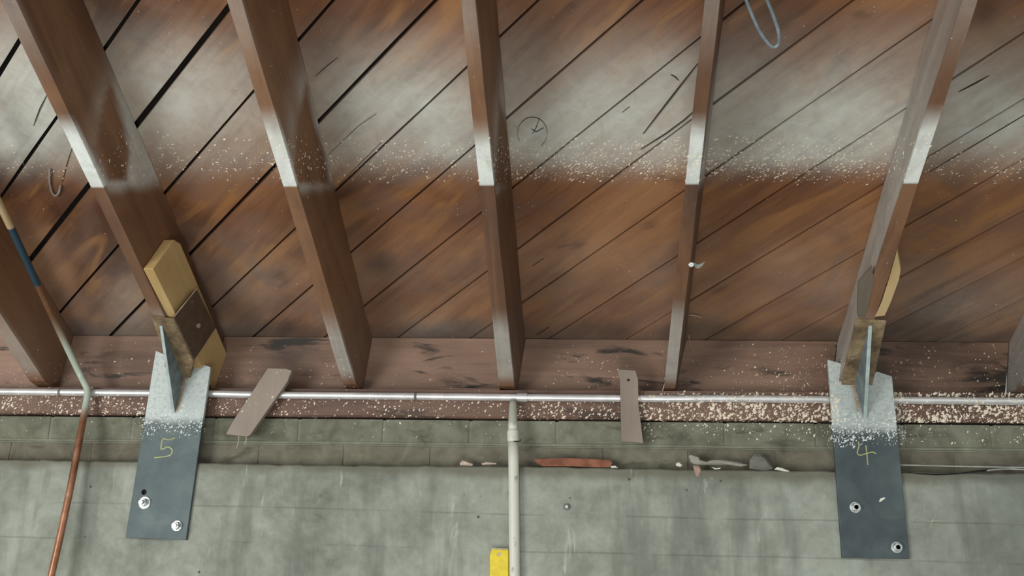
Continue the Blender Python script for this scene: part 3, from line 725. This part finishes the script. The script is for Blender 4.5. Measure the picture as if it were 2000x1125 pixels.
# gusset fin
def fin(parent, tip, top, backtop, X, th):
    a = on_y(*tip, YP + .001); b = on_roof(*top, vs_ - .006)
    a = Vector((X if X else a.x, a.y, a.z))
    c_ = Vector((b.x * .5 + a.x * .5, YP + .002, roof(0, (YP + .002 - SP * vs_) / CP, vs_ - .006).z))
    mids = []
    V, F = prism([a, b, c_], Vector((th, 0, 0))); 
    o = mesh('gusset', V, F, M['fin'], parent, bevel=.0008); o.data.materials.append(M['fin_edge'])
    o.data.polygons[2].material_index = 1
    bm = bmesh.new(); bm.from_mesh(o.data); bmesh.ops.recalc_face_normals(bm, faces=bm.faces); bm.to_mesh(o.data); bm.free(); return o
fin(b5, (336, 808), (311, 636), None, None, .0075)
for pts in ([(342, 855), (330, 859), (318, 858), (315, 877), (328, 873), (336, 879), (334, 887), (326, 891), (301, 894)],):
    stroke(pts, YP, .0013, 'chalk_five', M['chalk'], b5)
bolt(b5, 283, 982, YP, .016, .024); bolt(b5, 346, 1027, YP, .014, .018, .0125)
# --- bracket 4
b4 = thing('steel_bracket', 'steel bracket chalked 4, bolted to the wall on the right', 'bracket', on_y(1711, 1091, YC), 'steel rafter brackets')
subdiv_plate(plate_xz([(1645, 1090), (1777, 1092), (1742, 735), (1712, 725), (1704, 735), (1668, 736), (1650, 712), (1617, 702)], YP), [], YP, None,
             [(1648, 712), (1668, 712), (1684, 738), (1682, 800), (1676, 806), (1668, 775), (1660, 745)], b4)
Q = [on_roof(1671, 621, vs_), on_roof(1730, 625, vs_), on_y(1702, 738, YP + .003), on_y(1642, 738, YP + .003)]
zz = roof(0, (YP + .003 - SP * vs_) / CP, vs_).z
Q[2] = Vector((Q[2].x, YP + .003, zz)); Q[3] = Vector((Q[3].x, YP + .003, zz))
V, F = prism(Q, -RN * .006); mesh('saddle', V, F, M['rust'], b4, bevel=.001)
fp = [side_pt(x, y, 'F', 'l', -.006) for x, y in [(1671, 617), (1653, 600), (1634, 690), (1644, 704)]]
V, F = prism(fp, Vector((.004, 0, 0))); mesh('side_plate', V, F, M['fin'], b4, bevel=.0008)
fin(b4, (1686, 818), (1696, 636), None, None, .0085)
for pts in ([(1676, 863), (1678, 870), (1675, 880), (1675, 886), (1680, 889), (1692, 886), (1704, 883), (1711, 886)], [(1691, 870), (1693, 884), (1694, 897), (1695, 908)]):
    stroke(pts, YP, .0013, 'chalk_four', M['chalk'], b4)
bolt(b4, 1670, 991, YP, .013, .013, .0125); bolt(b4, 1751, 1069, YP, .013, .013, .0125)
p = on_y(1722, 976, YP); V, F = prism([on_y(1716, 980, YP), on_y(1720, 980, YP), on_y(1729, 973, YP), on_y(1727, 971, YP), on_y(1719, 974, YP)], (0, -.0012, 0)); mesh('paint_chip', V, F, M['whiteflake'], b4)
# wedge and shim in bracket 4
xr4 = RX['F'][1]
def wp4(px, py, v): return on_roof(px, py, v)
Vw = [wp4(x, y, VB - .001) for x, y in ((1709, 619), (1728, 617), (1741, 588), (1756, 546), (1759, 528), (1752, 489), (1744, 518), (1737, 543), (1723, 588))]
V, F = prism(Vw, RN * .010); 
for k in range(len(Vw), 2 * len(Vw)): V[k] = V[k] + Vector((.003, 0, 0))
o = mesh('wood_wedge', V, F, M['pale_lumber'], bevel=.001); recentre(o); tag(o, 'pale pointed wood wedge stuck in the top of bracket 4', 'wedge')
Vw = [wp4(1675, 619, VB - .001), wp4(1690, 620, VB - .001), wp4(1708, 548, VB - .001), wp4(1704, 524, VB - .001), wp4(1677, 556, VB - .001)]
V, F = prism(Vw, RN * .012); o = mesh('wood_shim', V, F, M['grey_lumber'], bevel=.001); recentre(o); tag(o, 'grey-green wood shim left of the rafter above bracket 4', 'shim')

# ------------------------------------------------------------------ loose wood strips
def slab(name, pts, Y, th, mat, label, cat):
    P = [on_y(x, y, Y) for x, y in pts]; V, F = prism(P, Vector((0, th, 0))); o = mesh(name, V, F, mat, bevel=.001)
    bm = bmesh.new(); bm.from_mesh(o.data); bmesh.ops.recalc_face_normals(bm, faces=bm.faces); bm.to_mesh(o.data); bm.free()
    recentre(o); return tag(o, label, cat, 'loose wood strips')
yo = YS - .0195
o = slab('wood_strip', [(523, 719), (559, 720), (570, 724), (560, 747), (488, 850), (482, 853), (441, 848), (455, 822)], yo - .016, .016, M['strip'], 'slanted greyish-pink wood strip lying across the conduit right of bracket 5', 'strip')
for a, b in (((467, 852), (462, 876)), ((481, 853), (478, 868))):
    V, F = tube([on_y(*a, yo - .010), on_y((a[0] + b[0]) / 2 + 1, (a[1] + b[1]) / 2, yo - .010), on_y(*b, yo - .010)], .0009, 6); mesh('thread', V, F, M['thread'], o)
h = on_y(1227, 742, yo - .008)
out = [(1206, 722), (1241, 724), (1246, 742), (1247, 790), (1253, 840), (1256, 865), (1214, 862), (1212, 800), (1211, 745)]
o = holed([(q.x, q.z) for q in (on_y(a, b, yo - .007) for a, b in out)], [(h.x, h.z, .0035)], .007, lambda a, b, t_: Vector((a, yo - .007 + t_, b)), M['strip'], 'wood_strip', None)
recentre(o); tag(o, 'upright greyish wood strip with a nail hole hanging over the conduit', 'strip', 'loose wood strips')
nl = mesh('nail', *tube([on_y(1227, 742, yo - .002), on_y(1228, 743, yo - .010)], .0018, 8), M['dark'], o)

# ------------------------------------------------------------------ yellow strip beside the pipe
yy_ = YC - .022
t = thing('yellow_level', 'top of a bright yellow flat strip beside the white pipe', 'tool', on_y(975, 1180, YC))
P = [(956.5, 1180), (993, 1180), (993, 1074), (960, 1072.5), (956.5, 1085)]
h = on_y(975, 1083, yy_)
holed([(q.x, q.z) for q in (on_y(a, b, yy_) for a, b in P)], [(h.x, h.z, .0040)], .018, lambda a, b, t_: Vector((a, yy_ + t_, b)), M['yellow'], 'body', t, bevel=.0015)
a, b = on_y(960, 1072, yy_), on_y(993, 1073.5, yy_); mesh('end_cap', *box(a.x, b.x, yy_, yy_ + .018, a.z - .001, a.z + .0016), M['cream'], t, bevel=.0006)
V, F = tube([(h.x, yy_ + .0005, h.z), (h.x, yy_ + .006, h.z)], .0040, 14); mesh('hanging_eyelet', V, F, M['cream'], t)

# ------------------------------------------------------------------ metal clip on the thin rafter
c0 = on_roof(1350, 518, VB)
t = thing('metal_clip', 'small bright metal clip on the reddish rafter', 'clip', c0)
P = [on_roof(x, y, VB - .004) for x, y in ((1349, 516), (1356, 517), (1362, 521), (1370, 518), (1376, 512))]
ws = [.0045, .004, .0055, .005, .002]; V = []; F = []
for p_, w in zip(smooth_path(P, 4), np.interp(np.linspace(0, 4, 17), range(5), ws)):
    V += [p_ - RU * -w, p_ - RU * w, p_ - RU * w + RN * .0014, p_ + RU * w + RN * .0014]
for i in range(len(V) // 4 - 1):
    for k in range(4): F.append((i * 4 + k, i * 4 + (k + 1) % 4, i * 4 + 4 + (k + 1) % 4, i * 4 + 4 + k))
F += [(3, 2, 1, 0), tuple(len(V) - 4 + k for k in range(4))]
mesh('strap', V, F, M['zinc'], t)
V, F = tube([on_roof(1350, 517, VB), on_roof(1350, 517, VB - .007)], .0055, 10); mesh('nail_head', V, F, M['zinc'], t, bevel=.001)
# fibres near the thin rafter
V, F = tube(smooth_path([on_roof(1341, 615, VT - .003), on_roof(1355, 616, VT - .012), on_roof(1371, 620, VT - .004)], 5), .0012, 6); o = mesh('wood_sliver', V, F, M['thread']); recentre(o); tag(o, 'thin pale sliver beside the foot of the thin reddish rafter', 'sliver')
V, F = tube(smooth_path([on_y(1343, 640, YR - .02), on_y(1347, 665, YR - .008), on_y(1355, 686, YR - .003)], 5), .0006, 6); o = mesh('hanging_thread', V, F, M['thread']); recentre(o); tag(o, 'fine thread hanging just right of the thin reddish rafter foot', 'thread')
# curled shaving on the boards at the left
V, F = tube(smooth_path([on_roof(x, y, VT - .003) for x, y in ((97, 330), (97, 355), (101, 374), (108, 382), (115, 376), (118, 362))], 5), .0022, 8); o = mesh('curled_fibre', V, F, M['greyputty']); recentre(o)
tag(o, 'pale curled fibre hanging from the boards at upper left', 'fibre')
# wire loop at the top
wl = [on_roof(x, y, VB + .02) for x, y in ((1440, -60), (1456, -5), (1466, 22), (1482, 58), (1500, 84), (1512, 92), (1521, 84), (1520, 60), (1508, 24), (1496, -6), (1478, -60))]
V, F = tube(smooth_path(wl, 6), .0030, 10); o = mesh('wire_loop', V, F, M['bluewire'], smooth=True); recentre(o); tag(o, 'blue-grey wire loop hanging down at the top of the photo', 'wire')

# ------------------------------------------------------------------ bits on the ledge
def lump(name, pts, Y, depth, mat, label, cat, group=None, seed=0):
    P = [on_y(x, y, Y) for x, y in pts]; c_ = sum(P, Vector()) / len(P); n = len(P)
    F_ = [p + Vector((0, depth * .25, 0)) for p in P]; mid = [c_ + (p - c_) * .62 + Vector((0, -depth * .35, 0)) for p in P]; back = [p + Vector((0, depth * .9, 0)) for p in P]
    V = mid + F_ + back; F = [tuple(range(n - 1, -1, -1)), tuple(range(2 * n, 3 * n))]
    for r_ in (0, n):
        for i in range(n): F.append((r_ + i, r_ + (i + 1) % n, r_ + n + (i + 1) % n, r_ + n + i))
    o = mesh(name, V, F, mat, bevel=.0006)
    bm = bmesh.new(); bm.from_mesh(o.data); bmesh.ops.recalc_face_normals(bm, faces=bm.faces); bm.to_mesh(o.data); bm.free()
    recentre(o); return tag(o, label, cat, group)
YL = YC + .006
o = slab('brick_shard', [(1041, 897), (1100, 894), (1192, 898), (1196, 905), (1190, 913), (1120, 911), (1062, 911), (1049, 905)], YL, .012, M['terracotta'], 'long orange terracotta shard lying on the ledge below the drill hole', 'shard'); del o['group']
lump('plaster_crumb', [(898, 904), (903, 899), (912, 901), (924, 906), (922, 910), (898, 909)], YL, .006, M['palepink'], 'pale crumb on the ledge left of the white pipe, largest of two', 'crumb', 'crumbs on the ledge')
lump('plaster_crumb', [(940, 905), (950, 902), (970, 904), (968, 907), (942, 908)], YL, .005, M['palepink'], 'thin flat pale crumb on the ledge just left of the white pipe', 'crumb', 'crumbs on the ledge')
lump('plaster_crumb', [(1192, 910), (1202, 909), (1208, 914), (1194, 914)], YL - .001, .005, M['whiteflake'], 'small white crumb at the right end of the orange shard', 'crumb', 'crumbs on the ledge')
lump('plaster_crumb', [(1320, 905), (1326, 902), (1333, 908), (1330, 912), (1321, 910)], YL, .005, M['whiteflake'], 'small white crumb left of the grey putty smear', 'crumb', 'crumbs on the ledge')
lump('putty_smear', [(1345, 890), (1349, 888), (1352, 896), (1363, 900), (1375, 903), (1390, 898), (1410, 897), (1438, 902), (1462, 908), (1448, 911), (1420, 908), (1385, 908), (1360, 908), (1350, 903)], YL, .008, M['greyputty'], 'long grey putty smear along the ledge', 'putty')
lump('putty_drip', [(1354, 909), (1366, 909), (1370, 918), (1366, 931), (1360, 931), (1356, 922)], YC - .001, .006, M['pinkputty'], 'pinkish putty drip hanging over the ledge edge', 'putty')
lump('paint_curl', [(1389, 912), (1398, 915), (1408, 913), (1407, 916), (1397, 917)], YL - .004, .004, M['whiteflake'], 'small pale curl under the grey putty smear', 'flake')
lump('round_stone', [(1464, 915), (1465, 897), (1473, 888), (1485, 886), (1496, 892), (1505, 904), (1511, 915), (1495, 920)], YL, .012, M['pebble'], 'rounded dark grey stone on the ledge left of bracket 4', 'stone')
lump('white_flake', [(1512, 917), (1518, 912), (1528, 914), (1543, 920), (1538, 922), (1525, 919)], YC + .001, .003, M['whiteflake'], 'bright white curved flake right of the round grey stone', 'flake')
# cables at the right
def cable(pts, r, mat, label):
    V, F = tube(smooth_path(pts, 6), r, 8); o = mesh('cable', V, F, mat, smooth=True); recentre(o); return tag(o, label, 'cable')
cable([on_y(1745, 908, YC + .004), on_y(1800, 909, YC + .003), on_y(1880, 911, YC + .003), on_y(2000, 913, YC + .003), on_y(2100, 914, YC + .003)], .0016, M['whitewire'], 'thin pale cable running along the ledge right of bracket 4')
cable([on_y(1928, 919, YC - .001), on_y(1945, 917, YC - .001), on_y(1970, 916, YC - .001), on_y(2000, 917, YC - .001), on_y(2100, 920, YC - .001)], .0017, M['whitewire'], 'short lower pale cable end at the right edge of the ledge')
P = [(1772, 922), (1790, 924), (1830, 925.5), (1870, 924), (1900, 919.5), (1930, 916), (1925, 921), (1895, 923), (1860, 927), (1830, 928.5), (1790, 926)]
V, F = prism([on_y(x, y, YC - .0008) for x, y in P], (0, .006, 0)); mesh('dark_crevice', V, F, M['dark'], wall)

# ------------------------------------------------------------------ splatter: real plaster specks on whatever surface is there
bpy.context.view_layer.update()
deps = bpy.context.evaluated_depsgraph_get()
NR = np.random.default_rng(5)
acc = {}
def speck(px, py, size, white=False, elong=1.0):
    d = rayd(px, py).normalized(); ok, loc, nrm, idx, ob, _ = scn.ray_cast(deps, O, d)
    if not ok: return
    root = ob
    while root.parent: root = root.parent
    nm = root.name.split('.')[0]
    if nm in ('floor', 'copper_pipe', 'metal_clip', 'vertical_pipe', 'cable', 'yellow_level', 'wire_loop'): return
    if nm == 'conduit' and NR.random() > .25: return
    if nm == 'wood_strip' and NR.random() > .15: return
    if ob.name.startswith(('chalk', 'nut', 'stud', 'anchor', 'washer', 'gusset')): return
    if nrm.dot(d) > 0: nrm = -nrm
    q = Vector((.6, 0, .8)) if nm != 'ceiling' else DIAG
    a = (q - nrm * q.dot(nrm)).normalized(); b = nrm.cross(a)
    key = (root, white); V, F = acc.setdefault(key, ([], []))
    k0 = len(V); n = 5; h = size * NR.uniform(.18, .4); ph = NR.uniform(0, 6.28); ang = NR.normal(0, .5); a, b = a * math.cos(ang) + b * math.sin(ang), b * math.cos(ang) - a * math.sin(ang)
    for i in range(n):
        w = ph + 6.283 * i / n; r = size * NR.uniform(.6, 1.15); V.append(loc + a * math.cos(w) * r * elong + b * math.sin(w) * r * .75 - nrm * .0003)
    V.append(loc + nrm * h + a * NR.normal(0, size * .25))
    for i in range(n): F.append((k0 + i, k0 + (i + 1) % n, k0 + n))
    F.append(tuple(k0 + i for i in range(n - 1, -1, -1)))
def scatter(n, x0, x1, y0, y1, smin, smax, fx=None, white=False, elong=1.3):
    for _ in range(n):
        x, y = NR.uniform(x0, x1), NR.uniform(y0, y1)
        if fx and NR.random() > fx(x, y): continue
        s = smin * (smax / smin) ** (NR.random() ** 2.2)
        if noise.noise(Vector((x * .02, y * .02, 3.3))) < -.15 and NR.random() < .5: continue
        speck(x, y, s, white, elong)
def tri(y, a, b, c): return max(0, min((y - a) / (b - a), (c - y) / (c - b)))
# boards: dense band around y 300-350, heavier right of the middle
def dens(x, y):
    k = np.interp(x, [0, 200, 240, 560, 620, 940, 1000, 1150, 1340, 1400, 1480, 1620, 1750, 1830, 2000], [.12, .12, .25, .3, .3, .35, .6, .9, .7, .9, 1., .9, .35, .3, .3])
    return k * tri(y, 255, 325, 362)
scatter(16000, 0, 2000, 255, 366, .0013, .0034, dens, False, 1.7)
scatter(600, 0, 2000, 0, 420, .0009, .0019)
scatter(200, 0, 2000, 380, 665, .0009, .0022)
# rim boards
scatter(520, 0, 1640, 668, 765, .0010, .0030, lambda x, y: .25 + .75 * (y - 668) / 97)
scatter(1150, 1330, 1650, 670, 765, .0010, .0036, lambda x, y: (.15 + .85 * sst(1380, 1560, x)) * (.15 + .85 * (y - 670) / 95))
scatter(260, 1740, 2000, 670, 768, .0010, .0034)
scatter(170, 0, 700, 700, 765, .0012, .0034)
scatter(120, 1080, 1210, 690, 762, .0010, .0028)
# sill face
scatter(900, 0, 280, 768, 812, .0012, .0045); scatter(260, 400, 560, 770, 812, .0012, .0046); scatter(900, 560, 990, 772, 816, .0012, .0042, lambda x, y: .55)
scatter(520, 1010, 1210, 776, 820, .0012, .0046); scatter(2300, 1250, 1640, 768, 824, .0012, .0058); scatter(1300, 1745, 2000, 768, 826, .0014, .0060)
# brick top
scatter(210, 0, 1210, 814, 860, .0012, .0034, lambda x, y: tri(y, 806, 818, 862)); scatter(420, 1255, 1630, 826, 862, .0012, .0042, lambda x, y: tri(y, 812, 832, 866)); scatter(90, 1760, 2000, 826, 870, .0014, .004)
# brackets
scatter(900, 270, 400, 790, 860, .0012, .0036, lambda x, y: tri(y, 780, 832, 862), True); scatter(1500, 1615, 1770, 800, 874, .0012, .0038, lambda x, y: tri(y, 790, 850, 880), True)
scatter(120, 1615, 1750, 700, 830, .0009, .0024, None, True); scatter(60, 290, 410, 690, 800, .0009, .0022, None, True)
for (root, white), (V, F) in acc.items():
    o = mesh('splatter', V, F, M['splatw' if white else 'splat'], root); o['kind'] = 'stuff'
for o in list(bpy.data.objects):
    if o.type == 'MESH' and o.name.split('.')[0] in ('saddle', 'side_plate', 'ceiling'):
        bm = bmesh.new(); bm.from_mesh(o.data); bmesh.ops.recalc_face_normals(bm, faces=bm.faces); bm.to_mesh(o.data); bm.free()
